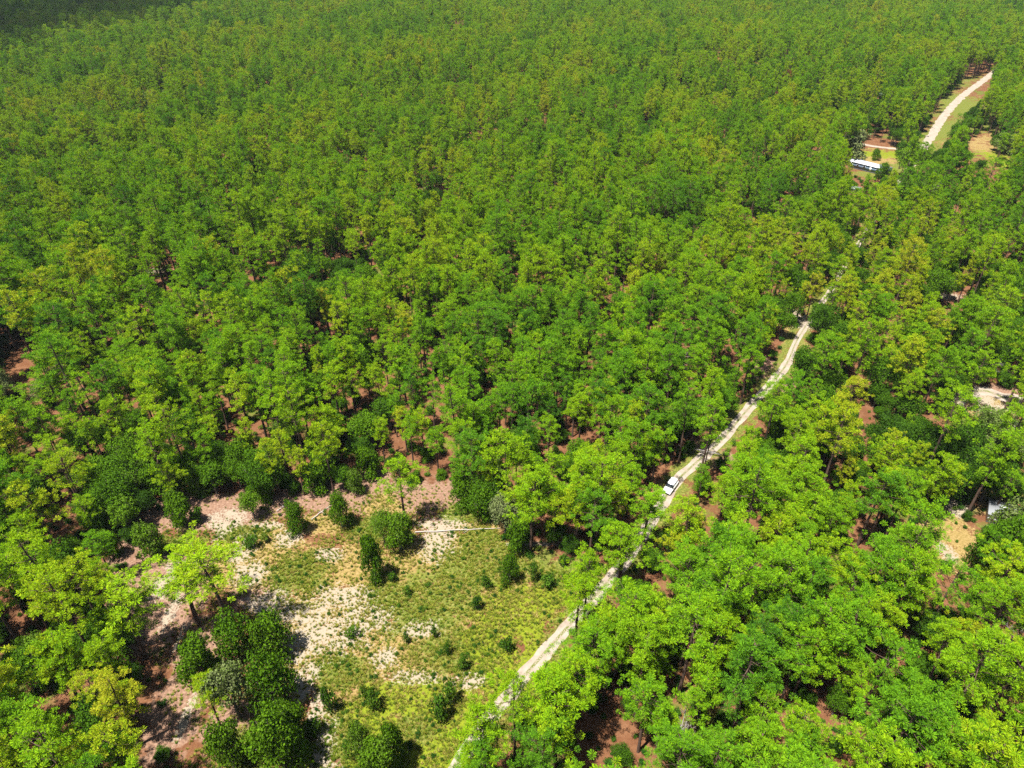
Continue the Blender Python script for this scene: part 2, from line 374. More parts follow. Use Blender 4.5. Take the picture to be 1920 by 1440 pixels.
def oak_shape(seed, h=10., r=3.8, nleaf=6500, size=.155, low=.32):
    g = np.random.default_rng(seed); rr = random.Random(seed)
    wood = []; lobes = []; nl = rr.randint(8, 12)
    fork = Vector((rr.uniform(-.3, .3), rr.uniform(-.3, .3), h*.28))
    wood.append(tube([(0, 0, -.2), (fork.x*.4, fork.y*.4, h*.13), fork[:]], [.28, .23, .18], 7))
    az = rr.uniform(0, 6)
    for k in range(nl):
        az += 2.4+rr.uniform(-.4, .4); t = (k+.5)/nl
        rho = r*(.66*math.sqrt(1-t*.85))*rr.uniform(.75, 1.12); z = h*(low+.18+(.80-low-.18)*t**.9)
        c = Vector((math.cos(az)*rho, math.sin(az)*rho, z)); lr = r*rr.uniform(.34, .50)
        lobes.append((c.x, c.y, c.z, lr))
        mid_ = fork.lerp(c, .5)+Vector((rr.uniform(-.3, .3), rr.uniform(-.3, .3), -.1))
        wood.append(tube([fork[:], mid_[:], c[:]], [.12, .08, .035], 4))
        for j in range(2):
            e = c+Vector((rr.gauss(0, 1), rr.gauss(0, 1), rr.uniform(.2, 1))).normalized()*lr*.8
            wood.append(tube([mid_[:], e[:]], [.05, .015], 3))
        if rr.random() < .7:
            o = Vector((rr.gauss(0, 1), rr.gauss(0, 1), rr.uniform(-.6, .9))).normalized()*lr*.85
            lobes.append((c.x+o.x, c.y+o.y, c.z+o.z, lr*rr.uniform(.45, .65)))
    lobes.append((0, 0, h*.66, r*.5))
    return join(wood), leafy(g, lobes, nleaf, size)
def shrub_shape(seed, h=2., r=1.2, nleaf=500, size=.13):
    g = np.random.default_rng(seed); rr = random.Random(seed); lobes = []; wood = []
    for k in range(rr.randint(5, 8)):
        az = k*2.4+rr.random(); rho = r*rr.uniform(.1, .62); z = h*rr.uniform(.25, .74)
        c = Vector((math.cos(az)*rho, math.sin(az)*rho, z)); lobes.append((c.x, c.y, c.z, r*rr.uniform(.34, .5)))
        wood.append(tube([(0, 0, -.05), (c*.5)[:], c[:]], [.05, .035, .012], 4))
    return join(wood), leafy(g, lobes, nleaf, size)
def snag_shape(seed, h=10., r=3.5):
    rr = random.Random(seed); parts = []
    def grow(p, d, L, rad, lev):
        n = 3; path = [p]; dd = d
        for i in range(n):
            dd = (dd+Vector((rr.gauss(0, .16), rr.gauss(0, .16), rr.gauss(.05, .1)))).normalized(); path.append(path[-1]+dd*L/n)
        parts.append(tube(path, [rad, rad*.8, rad*.6, rad*.4], 6 if lev == 0 else (4 if lev < 2 else 3)))
        if lev < 4:
            for k in range((7, 5, 4, 3)[lev]):
                u = rr.uniform(.35, 1); i = min(n-1, int(u*n)); q = path[i].lerp(path[i+1], u*n-i)
                nd = (dd*.6+Vector((rr.gauss(0, 1), rr.gauss(0, 1), rr.uniform(-.1, .9))).normalized()).normalized()
                grow(q, nd, L*rr.uniform(.38, .6), max(.02, rad*.5), lev+1)
    grow(Vector((0, 0, -.2)), Vector((0, 0, 1)), h*.62, .22, 0)
    return join(parts)
def tuft_shape(seed, n=26, h=.5, r=.32):
    g = np.random.default_rng(seed); az = g.uniform(0, 6.28, n); sp = g.uniform(.15, 1, n)*r; hh = h*g.uniform(.45, 1.1, n)
    b = np.stack([np.cos(az)*sp*.3, np.sin(az)*sp*.3, -.02*np.ones(n)], 1)
    t = np.stack([np.cos(az)*sp*1.2, np.sin(az)*sp*1.2, hh], 1); s = np.stack([-np.sin(az), np.cos(az), 0*az], 1)*g.uniform(.025, .055, (n, 1))
    Vv = np.stack([b-s, b+s, t], 1).reshape(-1, 3); return Vv, np.arange(len(Vv)).reshape(-1, 3)

PINE = []; OAK = []; SHR = []
for i in range(12):
    h = (18, 20, 22, 19)[i % 4]; r = (2.8, 3.1, 3.5, 2.5)[(i*3) % 4]+.12*(i % 3)
    w, c = pine_shape(100+i, h, r, (.46, .40, .50, .44)[i % 4], 205, .55)
    PINE.append((tri_mesh('pine_trunk', *w, [M['pinebark']], smooth=True), tri_mesh('pine_crown', *c, [M['needles']]), w, c, h, r))
for i in range(13):
    h = (9, 11, 8)[i % 3]; r = (3.6, 4.2, 3.2)[i % 3]
    if i > 8: h, r = (5.6, 6.6)[i % 2], (2.7, 3.2)[i % 2]
    w, c = oak_shape(300+i, h, r, 4800 if i > 8 else 6500, .155, .32 if i < 9 else -.06)
    OAK.append((tri_mesh('oak_trunk', *w, [M['oakbark']], smooth=True), tri_mesh('oak_crown', *c, [M['oakleaf']]), w, c, h, r))
for i in range(5):
    w, c = shrub_shape(500+i)
    SHR.append((tri_mesh('shrub_stem', *w, [M['oakbark']]), tri_mesh('shrub_leaves', *c, [M['scrub']]), w, c, 2., 1.2))

# ------------------------------------------------------------------ scattered masses (geometry nodes)
def variants(name, items, mats):
    col = bpy.data.collections.new(name)
    for i, parts in enumerate(items):
        Vv, Tt = join(parts); mi = np.concatenate([np.full(len(p[1]), k) for k, p in enumerate(parts)])
        col.objects.link(bpy.data.objects.new('%s_%02d' % (name, i), tri_mesh(name, Vv, Tt, mats, mi)))
    return col
def scatter(name, label, pts, rot, scl, hue, idx, coll):
    n = len(pts)
    me = bpy.data.meshes.new(name); me.vertices.add(n); me.vertices.foreach_set('co', np.asarray(pts, np.float32).ravel())
    for nm, typ, arr, key in (('rot', 'FLOAT_VECTOR', rot, 'vector'), ('scl', 'FLOAT_VECTOR', scl, 'vector'), ('hue', 'FLOAT', hue, 'value'), ('idx', 'INT', idx, 'value')):
        a = me.attributes.new(nm, typ, 'POINT')
        a.data.foreach_set(key, np.asarray(arr, np.int32 if typ == 'INT' else np.float32).ravel())
    o = obj(name, me); tag(o, label, None, None, 'stuff')
    ng = bpy.data.node_groups.new(name, 'GeometryNodeTree')
    ng.interface.new_socket('Geometry', in_out='INPUT', socket_type='NodeSocketGeometry')
    ng.interface.new_socket('Geometry', in_out='OUTPUT', socket_type='NodeSocketGeometry')
    q = ng.nodes; gi = q.new('NodeGroupInput'); go = q.new('NodeGroupOutput')
    ip = q.new('GeometryNodeInstanceOnPoints'); ci = q.new('GeometryNodeCollectionInfo')
    ci.inputs['Collection'].default_value = coll; ci.inputs['Separate Children'].default_value = True; ci.inputs['Reset Children'].default_value = True
    def na(nm, t):
        x = q.new('GeometryNodeInputNamedAttribute'); x.data_type = t; x.inputs['Name'].default_value = nm; return x.outputs['Attribute']
    L = ng.links.new
    L(gi.outputs[0], ip.inputs['Points']); L(ci.outputs[0], ip.inputs['Instance']); ip.inputs['Pick Instance'].default_value = True
    L(na('idx', 'INT'), ip.inputs['Instance Index'])
    e2r = q.new('FunctionNodeEulerToRotation'); L(na('rot', 'FLOAT_VECTOR'), e2r.inputs[0]); L(e2r.outputs[0], ip.inputs['Rotation'])
    L(na('scl', 'FLOAT_VECTOR'), ip.inputs['Scale']); L(ip.outputs[0], go.inputs[0])
    md = o.modifiers.new('scatter', 'NODES'); md.node_group = ng
    return o
c_pine = variants('pine_variant', [(p[2], p[3]) for p in PINE], [M['pinebark'], M['needles']])
c_oak = variants('oak_variant', [(p[2], p[3]) for p in OAK], [M['oakbark'], M['oakleaf']])
c_shr = variants('scrub_variant', [(p[2], p[3]) for p in SHR], [M['oakbark'], M['scrub']])
c_gr = variants('tuft_variant', [(tuft_shape(700+i),) for i in range(5)], [M['grass']])

# ------------------------------------------------------------------ openings of the forest
OPEN = [
 [(235, 1075), (242, 1035), (300, 985), (350, 955), (400, 932), (440, 925), (530, 950), (600, 925), (640, 930), (690, 888), (735, 880), (760, 925), (800, 900), (850, 905), (868, 950), (930, 985), (950, 1025), (1000, 1050), (1060, 1070), (1110, 1082), (1170, 1050), (1225, 985), (1245, 985), (1215, 1040), (1150, 1110), (1060, 1210), (1000, 1290), (950, 1345), (905, 1400), (880, 1470), (600, 1500), (330, 1500), (318, 1380), (300, 1290), (290, 1240), (262, 1225), (230, 1130)],
 [(1226, 888), (1252, 868), (1305, 862), (1290, 900), (1275, 928), (1236, 930)],
 [(1325, 850), (1345, 812), (1400, 753), (1418, 750), (1370, 825)],
 [(1455, 695), (1468, 650), (1474, 612), (1508, 614), (1490, 665), (1460, 705)],
 [(1728, 272), (1740, 235), (1765, 190), (1800, 158), (1850, 136), (1856, 165), (1800, 218), (1762, 275)],
 [(1605, 268), (1690, 280), (1676, 318), (1664, 336), (1598, 332), (1596, 296)],
 [(1812, 262), (1855, 250), (1862, 284), (1912, 288), (1880, 303), (1825, 288)],
 [(1832, 315), (1880, 312), (1885, 328), (1835, 328)],
 [(1822, 742), (1848, 730), (1920, 745), (1990, 752), (1990, 775), (1920, 768), (1868, 756), (1828, 762)],
 [(1748, 548), (1775, 543), (1815, 555), (1800, 568)],
 [(1745, 940), (1778, 950), (1792, 1005), (1786, 1058), (1752, 1055), (1758, 1000)],
 [(1878, 952), (1893, 954), (1893, 966), (1880, 964)], [(1908, 958), (1925, 958), (1925, 972), (1912, 970)],
 [(1882, 796), (1904, 796), (1904, 806), (1882, 806)],
 [(262, 500), (315, 502), (312, 516), (265, 514)],
 [(828, 40), (868, 38), (870, 47), (832, 48)],
 [(20, 660), (60, 655), (70, 700), (15, 720)],
 [(225, 1380), (225, 1381), (226, 1380)],
]
OAKP = [(600, 570, 120, 45, .95, .32), (330, 905, 80, 60, .9, .45), (280, 960, 60, 50, .9, .4), (1600, 740, 140, 80, .7, .35), (1450, 850, 130, 40, .9, .4), (1700, 900, 160, 80, .85, .25), (1850, 1000, 90, 80, .95, .3),
 (1450, 200, 220, 60, .6, .3), (1690, 250, 140, 50, .7, .28), (60, 755, 90, 35, .95, .97), (480, 430, 60, 40, .8, .45), (1880, 620, 90, 120, .6, .5), (200, 230, 150, 60, .35, .8), (60, 300, 80, 100, .4, .75), (600, 870, 110, 50, .6, .5), (450, 880, 90, 50, .8, .45), (930, 930, 60, 60, .7, .5), (1330, 700, 60, 40, .5, .4), (1290, 560, 60, 40, .4, .4), (380, 120, 90, 50, .4, .35), (1600, 1100, 80, 30, .6, .4), (860, 430, 90, 35, .5, .4), (150, 890, 90, 40, .5, .45), (100, 1290, 110, 40, .5, .5), (1750, 1250, 60, 40, .3, .3), (1860, 860, 60, 40, .9, .75), (1640, 640, 100, 40, .4, .5), (940, 330, 70, 40, .4, .4)]
OAKE = [(*ell(*o[:4]), o[4], o[5]) for o in OAKP]
rc = np.array([(p.x, p.y) for p in road_c]+[(p.x, p.y) for p in side_c]+[(p.x, p.y) for p in yard_c])
def road_dist(x, y):
    out = np.full(x.shape, 1e9)
    for a in range(0, len(x), 4000):
        d = np.hypot(x[a:a+4000, None]-rc[None, :, 0], y[a:a+4000, None]-rc[None, :, 1]); out[a:a+4000] = d.min(1)
    return out
def candidates(sp, y0, y1):
    gx = np.arange(-900, 900, sp); gy = np.arange(y0, y1, sp)
    X, Y = np.meshgrid(gx, gy); X = X+rng.uniform(-.46, .46, X.shape)*sp+(np.arange(len(gy))[:, None] % 2)*sp*.5; Y = Y+rng.uniform(-.46, .46, Y.shape)*sp
    X = X.ravel(); Y = Y.ravel()
    px, py, d = proj(X, Y, 12.)
    k = (px > -230-3500/d) & (px < 2150+3500/d) & (py < 2000)
    return X[k], Y[k]
def blocked(X, Y, h, r, levels=(0, .5, .8, 1.0), polys=OPEN):
    b = np.zeros(X.shape, bool)
    for lv in levels:
        for s in ((0,) if lv == 0 else (-.8, 0, .8) if lv < .9 else (-.4, .4)):
            px, py, d = proj(X+s*r, Y, h*lv)
            for P in polys: b |= inpoly(px, py, P)
    return b
X, Y = candidates(4.45, 18, 1250); n = len(X)
oakp = np.full(n, .13)+.10*snoise(X, Y, 28); ohue = np.full(n, .38)
for cx, cy, ax, ay, p, hu in OAKE:
    d = np.sqrt(((X-cx)/ax)**2+((Y-cy)/ay)**2); k = d < 1.1
    oakp[k] = p; ohue[k] = hu
right = (X > 40+Y*.18) & (Y > 90) & (Y < 330); oakp[right] = np.maximum(oakp[right], .38)
isoak = rng.random(n) < oakp*.9
keep = rng.random(n) < np.clip(.83+.20*snoise(X, Y, 8.)+.06*snoise(X+500, Y, 40.), .5, 1)
keep &= ~(isoak & (rng.random(n) < .22))
rdist = road_dist(X, Y); keep &= rdist > np.where(Y > 330, 3.6, np.where(Y > 175, .9, np.where(Y > 130, 1.9, 2.5)))
vi = np.where(isoak, rng.integers(0, 9, n)+(rng.random(n) < .3)*rng.integers(0, 5, n), rng.integers(0, len(PINE), n))
VH = np.array([p[4] for p in PINE]); VR = np.array([p[5] for p in PINE]); OH = np.array([p[4] for p in OAK]); OR_ = np.array([p[5] for p in OAK])
sz = np.where(isoak, rng.uniform(.70, 1.25, n), rng.uniform(.66, 1.20, n)*(1+.07*snoise(X, Y, 60)))
small = (~isoak) & (rng.random(n) < .12); sz[small] *= .62
hh = np.where(isoak, OH[np.where(isoak, vi, 0)], VH[np.where(isoak, 0, vi)])*sz
rad = np.where(isoak, OR_[np.where(isoak, vi, 0)], VR[np.where(isoak, 0, vi)])*sz
rx_ = np.interp(Y, [p.y for p in road_c[:200]], [p.x for p in road_c[:200]])
rightside = (X > rx_) & (Y < 150)
VISROAD = [[(985, 1275), (992, 1245), (1090, 1130), (1195, 1000), (1236, 978), (1222, 1010), (1110, 1138), (1015, 1256)], OPEN[1], OPEN[2], [(905, 1360), (925, 1310), (955, 1300), (945, 1345)]]
b_all = blocked(X, Y, hh, rad); b_r = np.zeros(n, bool)
for lv in (.4, .6, .8, 1.0):
    for s_ in (-.9, -.4, .1):
        ax_, ay_, _ = proj(X+s_*rad, Y, hh*lv)
        for P_ in VISROAD: b_r |= inpoly(ax_, ay_, P_)
b_o = blocked(X, Y, hh, rad, polys=OPEN[3:])
keep &= ~np.where(rightside, b_r | b_o, b_all)
X, Y, isoak, vi, sz, hh, rad, ohue = [a[keep] for a in (X, Y, isoak, vi, sz, hh, rad, ohue)]; n = len(X)
hue = np.where(isoak, ohue-.06+rng.normal(0, .12, n), .53+.05*np.clip((Y-120)/300, 0, 1)+.12*snoise(X, Y, 22)+rng.normal(0, .13, n)+np.where(rng.random(n) < .02, .22, 0))
hue = np.clip(hue, .02, .98)
rz = rng.uniform(0, 6.283, n); zs = sz*rng.uniform(.95, 1.12, n); wf = np.where(isoak, 1., np.clip(1.16-(Y-70)/500, .80, 1.08)); sz = sz*wf; rad = rad*wf

# small oaks of the second storey between the pines
X2, Y2 = candidates(5.6, 30, 520); k2 = (rng.random(len(X2)) < .62) & (road_dist(X2, Y2) > 3.2)
s2 = rng.uniform(.38, .72, len(X2)); b2 = blocked(X2, Y2, 9*s2, 3.6*s2, (0, .6))
r2 = (X2 > np.interp(Y2, [p.y for p in road_c[:200]], [p.x for p in road_c[:200]])) & (Y2 < 140)
k2 &= ~np.where(r2 & (road_dist(X2, Y2) > 4.5), blocked(X2, Y2, 9*s2, 3.6*s2, (0, .6), OPEN[1:]), b2); X2, Y2, s2 = X2[k2], Y2[k2], s2[k2]

# ------------------------------------------------------------------ individual trees
LAND = [('white car', 1257, 908), ('brown fallen trunk', 1310, 850), ('bare grey tree', 1281, 670), ('pale fallen trunk', 860, 995), ('bright yellow grass', 960, 1160), ('narrow clearing oak', 703, 1040),
 ('three round oak bushes', 560, 960), ('upper left sand', 420, 970), ('pinkish path', 320, 1230), ('lower left corner', 30, 1400), ('lower right corner', 1890, 1400), ('road at bottom edge', 900, 1400), ('right edge sandy lane', 1870, 745), ('right edge grey shed', 1893, 968), ('right side bare sand', 1775, 1040),
 ('road opening', 1490, 640), ('left edge middle', 10, 800), ('lower left edge', 10, 1080), ('lower right forest middle', 1500, 1200), ('right forest middle', 1600, 950), ('dark oak cluster', 600, 575), ('picture centre', 960, 720), ('mobile home', 1635, 310), ('bottom edge snag', 1300, 1420), ('forest edge trunks', 1060, 900), ('lower road bend', 1300, 1080)]
def region(px, py, x, y):
    nm, lx, ly = min(LAND, key=lambda l: math.hypot(l[1]-px, l[2]-py)); dx = px-lx; dy = py-ly; D = math.hypot(dx, dy)
    a = math.degrees(math.atan2(-dy, dx)) % 360
    w = ('right of', 'upper right of', 'above', 'upper left of', 'left of', 'lower left of', 'below', 'lower right of')[int((a+22.5)//45) % 8]
    return ('just ' if D < 60 else '' if D < 110 else 'further ')+w+' the '+nm
def huename(h, oak):
    if oak: return 'dark green' if h < .33 else 'mid green' if h < .62 else 'pale grey green'
    return 'deep green' if h < .38 else 'bright green' if h < .55 else 'yellow green'
def tree(kind, v, x, y, s, zsc, rot, h_, label, group, cat=None):
    P = {'pine_tree': PINE, 'oak_tree': OAK, 'shrub': SHR}[kind][v]
    e = thing(kind, label, cat or kind.replace('_', ' '), (x, y, 0), rot, group); e.scale = (s, s, zsc)
    a = obj('trunk' if kind != 'shrub' else 'stem', P[0], e); b = obj('crown' if kind != 'shrub' else 'foliage', P[1], e)
    a['hue'] = h_; b['hue'] = h_
    return e
GP = 'pine trees of the forest'; GO = 'oak trees of the forest'
hp, ho = 0, 0
def hand(kind, bx, by, hpx, wpx, v, h_, label, group=None, cat=None):
    """tree at a measured ground point: crown height and width given in photo pixels there"""
    g_ = G(bx, by); d = g_.y*cP+H*sP
    P = {'pine_tree': PINE, 'oak_tree': OAK, 'shrub': SHR}[kind][v]
    el = math.atan2(H, g_.y); wid = wpx*d/F; hgt = hpx*d/F/max(.3, math.cos(el))
    s = wid/2/P[5]; return tree(kind, v, g_.x, g_.y, s, hgt/P[4], random.uniform(0, 6.28), h_, label, group, cat)
HP = [(432, 1180, 135, 120, 2, .70, 'tall open crowned yellow green pine above the dark oaks in the left of the clearing'),
 (375, 1172, 105, 85, 1, .66, 'yellow green pine with thin dark trunk, left neighbour of the tallest clearing pine'),
 (277, 1232, 115, 95, 5, .66, 'open crowned pine with bare leaning trunk beside the pinkish path'),
 (415, 1368, 75, 50, 3, .72, 'small thin yellow green pine beside the lower part of the pinkish path'),
 (762, 990, 110, 62, 7, .60, 'lone bright pine standing among oaks at the top of the clearing'),
 (1078, 1205, 105, 60, 0, .62, 'slim pine whose dark trunk crosses the sandy road, crown over the verge'),
 (1092, 1192, 130, 62, 6, .58, 'second slim pine by the sandy road right of the yellow grass'),
 (1158, 1112, 105, 66, 3, .55, 'pine with trunk standing at the road edge above the yellow grass'),
 (1207, 1030, 100, 60, 9, .50, 'pine leaning over the road just below the white car'),
 (1164, 1098, 92, 58, 10, .56, 'thin pine right at the road edge, in front of its twin')]
HP += [(1068, 1385, 120, 76, 4, .6, 'broad bright pine right of the road below the yellow grass'), (965, 1425, 120, 74, 6, .62, 'bright pine covering the road near the bottom edge'), (1128, 1318, 115, 66, 8, .5, 'pine right of the lowest clear stretch of the road'),
 (1040, 1440, 130, 84, 1, .55, 'broad pine at the bottom edge right of the road'), (1160, 1262, 110, 62, 5, .55, 'pine right of the two slim roadside pines'), (905, 1490, 120, 70, 9, .6, 'pine cut by the bottom edge where the road leaves')]
HP += [(1692, 402, 46, 28, 4, .5, 'pine just below the yard of the mobile home, right one'), (1664, 392, 42, 26, 8, .55, 'pine in front of the mobile home yard, middle one'), (1712, 376, 44, 26, 2, .5, 'pine hiding the road right of the mobile home'),
 (1636, 388, 40, 28, 1, .6, 'yellowish pine below the left end of the mobile home'), (1728, 345, 42, 24, 11, .45, 'pine hiding the road just right of the yard'), (1672, 425, 46, 28, 7, .5, 'pine hiding the road below the yard pines')]
for a in HP: hand('pine_tree', a[0], a[1], a[2], a[3], a[4], a[5], a[6], 'pines standing in or beside the clearing' if a[1] > 800 else 'pines below the yard', 'pine tree'); hp += 1
HO = [(478, 972, 48, 48, 0, .5, 'round mid green oak bush at the upper edge of the clearing, left one'),
 (560, 998, 58, 40, 2, .35, 'dark green egg shaped oak bush between two others at the clearing edge'),
 (642, 988, 68, 46, 3, .42, 'oak bush with dark base, right one of the three at the clearing edge'),
 (703, 1088, 85, 46, 5, .3, 'tall narrow oak with black shaded base in the middle of the clearing'),
 (752, 1030, 70, 66, 4, .5, 'broad bright oak behind the narrow one in the middle of the clearing'),
 (722, 1020, 60, 52, 1, .55, 'oak merging left with the broad oak at the fallen pale log'),
 (955, 1092, 52, 40, 6, .3, 'small dark oak in the grass near the forest edge right of the log'),
 (345, 985, 60, 52, 0, .45, 'oak in the row at the upper left clearing corner, nearest the sand'),
 (330, 935, 60, 50, 7, .5, 'oak behind the row at the upper left clearing corner'),
 (290, 1045, 60, 56, 3, .55, 'rounded oak at the left border of the clearing'),
 (250, 1000, 60, 60, 8, .5, 'wide oak left of the clearing border by the pink ground'),
 (385, 1275, 70, 78, 2, .42, 'dark oak in the clump beside the pinkish path, left end'),
 (450, 1235, 75, 84, 1, .3, 'dark oak in the clump under the tallest clearing pine'),
 (515, 1228, 70, 76, 4, .42, 'oak at the right end of the clump under the tallest pine'),
 (520, 1330, 90, 96, 6, .3, 'large dark oak left of the sandy strip in the lower clearing'),
 (450, 1345, 85, 84, 5, .82, 'greyish oak between the pinkish path and the sandy strip'),
 (535, 1440, 90, 110, 7, .42, 'large round oak left of the sandy strip at the bottom edge'),
 (440, 1440, 70, 70, 0, .5, 'oak at the bottom edge between path and sandy strip'),
 (680, 1420, 60, 52, 2, .55, 'oak at the bottom edge right of the sandy strip'),
 (742, 1430, 66, 50, 3, .35, 'dark oak pair member in the lower clearing grass'),
 (718, 1475, 70, 76, 8, .5, 'round oak cut by the bottom edge below the clearing grass'),
 (560, 1385, 60, 60, 1, .45, 'oak pressing against the sandy strip near the bottom'),
 (1640, 300, 22, 18, 5, .3, 'small dark tree in the yard behind the mobile home'),
 (1590, 305, 60, 62, 4, .88, 'large pale grey green oak left of the mobile home'),
 (1650, 345, 42, 30, 3, .35, 'dark tree standing in front of the mobile home'),
 (1700, 335, 60, 62, 6, .5, 'wide oak right of the mobile home'),
 (1882, 288, 40, 52, 7, .72, 'round umbrella crowned oak at the yellow verge near the upper right edge')]
ED = [(195, 1012, 62), (214, 1045, 52), (222, 985, 60), (252, 952, 62), (300, 928, 60), (336, 905, 58), (372, 925, 54), (408, 900, 60), (452, 915, 50), (497, 938, 46), (520, 908, 58), (592, 922, 50), (612, 900, 56), (668, 925, 46), (692, 892, 56), (600, 880, 60), (470, 880, 64)]
for j_, (ex, ey, eh) in enumerate(sorted(ED)): HO.append((ex, ey, eh, eh*(.8+.25*((j_*7) % 5)/4), j_ % 9, .36+.07*((j_*5) % 4), 'oak number %s from the left in the oak row along the upper left clearing edge' % ('one two three four five six seven eight nine ten eleven twelve thirteen fourteen fifteen sixteen seventeen'.split()[j_])))
ER = [(1845, 1082, 105, .30, 'dark oak in front of the right edge shed, left one'), (1898, 1072, 105, .36, 'broad dark oak in front of the right edge shed, right one'), (1868, 1030, 84, .75, 'grey green oak hugging the shed at the right edge'), (1530, 612, 46, .45, 'oak closing the view of the road beyond its open bend'), (868, 952, 60, .4, 'oak at the forest edge above the pale fallen trunk'), (905, 972, 66, .45, 'oak just left of the right end of the pale fallen trunk'), (948, 1008, 74, .88, 'grey green oak at the right end of the pale fallen trunk'), (972, 1032, 60, .35, 'dark oak right of the pale fallen trunk in the edge shade')]
for j_, (ex, ey, eh, eu, el_) in enumerate(ER): HO.append((ex, ey, eh, eh*.9, j_, eu, el_))
for j_, a in enumerate(HO): hand('oak_tree', a[0], a[1], a[2], a[3], 9+j_ % 4 if j_ % 5 else a[4], a[5]+.08, a[6], 'oaks standing in or beside the clearing' if a[1] > 800 else None, 'oak tree'); ho += 1
HS = [(472, 1028, 34, 30, 0, .2, 'small dark green bush on the sand below the round oak bush'), (893, 1143, 34, 22, 1, .05, 'small upright dark bush alone in the olive grass of the clearing'),
 (952, 1222, 32, 26, 2, .15, 'small dark bush at the border of the yellow grass'), (620, 1335, 50, 32, 3, .2, 'dark bush right of the sandy strip in the lower clearing'),
 (372, 980, 36, 30, 4, .25, 'bush at the foot of the oak row by the upper left sand'), (660, 1195, 22, 26, 0, .3, 'green bush surrounded by bare sand in the middle of the clearing'),
 (826, 1350, 50, 40, 1, .25, 'dark bush clump member in the lower right grass of the clearing'), (845, 1320, 44, 34, 2, .3, 'dark bush just behind the lower right grass clump'),
 (700, 1330, 40, 36, 3, .35, 'bush in the yellow grass of the lower clearing'), (686, 1310, 28, 28, 4, .4, 'smaller bush just behind the one in yellow grass'),
 (590, 1380, 40, 30, 0, .3, 'bush at the left side of the sandy strip'), (912, 1102, 30, 26, 1, .3, 'bush left of the small dark oak near the forest edge'),
 (1000, 1090, 44, 22, 2, .3, 'upright bush right of the small dark oak near the forest edge'), (1030, 1100, 30, 34, 3, .25, 'low wide bush by the forest edge above the yellow grass'),
 (1055, 1062, 26, 24, 4, .3, 'bush at the foot of the forest edge pines'), (735, 1090, 26, 18, 0, .25, 'little bush beside the narrow black based oak'),
 (763, 1205, 24, 16, 1, .2, 'little dark bush in the centre right of the clearing'), (815, 1195, 26, 14, 2, .2, 'narrow little bush in the olive grass'),
 (500, 1015, 20, 20, 3, .5, 'yellowish bush right of the small dark bush on the sand'), (870, 1255, 30, 26, 4, .3, 'bush above the lower pale sand patch'),
 (840, 1228, 34, 18, 0, .2, 'upright bush above the lower pale sand patch, left one'), (765, 1115, 20, 18, 1, .3, 'little bush in grass below the broad oak'),
 (925, 1380, 36, 40, 2, .4, 'bush beside the road near the bottom edge')]
for a in HS: hand('shrub', a[0], a[1], a[2]*.85, a[3]*1.1, a[4], a[5]+.15, a[6], 'bushes in the clearing', 'bush')

px_, py_, d_ = proj(X, Y, hh*.75); vis = (px_ > -25) & (px_ < 1945) & (py_ > -10) & (py_ < 1465)
size = hh/d_
used = np.zeros(n, bool)
for oak, left, kind, grp in ((False, 300-hp, 'pine_tree', GP), (True, 300-ho, 'oak_tree', GO)):
    cand = np.where(vis & (isoak == oak))[0]; cand = cand[np.argsort(-size[cand])][:left]; used[cand] = True
    byl = {}
    for i in cand:
        sw = ('low' if hh[i] < 8 else 'broad' if rad[i] > 4.1 else 'medium') if oak else ('small' if hh[i] < 14 else 'slender' if rad[i] < 3.2 else 'broad' if rad[i] > 3.9 else 'tall')
        lb = '%s %s %s %s' % (sw, huename(float(hue[i]), oak), 'oak' if oak else 'pine', region(px_[i], py_[i], X[i], Y[i]))
        byl.setdefault(lb, []).append(i)
    for lb, idx in byl.items():
        idx.sort(key=lambda i: px_[i]); k_ = len(idx)
        for j, i in enumerate(idx):
            if k_ == 1: l2 = lb
            elif k_ == 2: l2 = ('left of two, ', 'right of two, ')[j]+lb
            elif k_ <= 9: l2 = 'leftmost '+lb if j == 0 else 'rightmost '+lb if j == k_-1 else ('second', 'third', 'fourth', 'fifth', 'sixth', 'seventh', 'eighth')[j-1]+' from left, '+lb
            else: l2 = lb
            t_ = tree(kind, int(vi[i]), float(X[i]), float(Y[i]), float(sz[i]), float(zs[i]), float(rz[i]), float(hue[i]), l2, grp)
rest = ~used
for nm, lab, mk, coll in (('pine_forest', 'far pine forest reading as one mass behind the clearing and up to the top edge', rest & ~isoak, c_pine), ('oak_forest', 'far broadleaf trees mixed through the pine forest', rest & isoak, c_oak)):
    k = np.where(mk)[0]
    scatter(nm, lab, np.stack([X[k], Y[k], 0*X[k]], 1), np.stack([0*X[k], 0*X[k], rz[k]], 1), np.stack([sz[k], sz[k], zs[k]], 1), hue[k], vi[k], coll)
m = len(X2); 
scatter('oak_undergrowth', 'low scrub oaks growing under the pines', np.stack([X2, Y2, 0*X2], 1), np.stack([0*X2, 0*X2, rng.uniform(0, 6.28, m)], 1), np.stack([s2, s2, s2*rng.uniform(.8, 1.1, m)], 1), np.clip(.22+rng.normal(0, .16, m), 0, 1), rng.integers(6, len(OAK), m), c_oak)

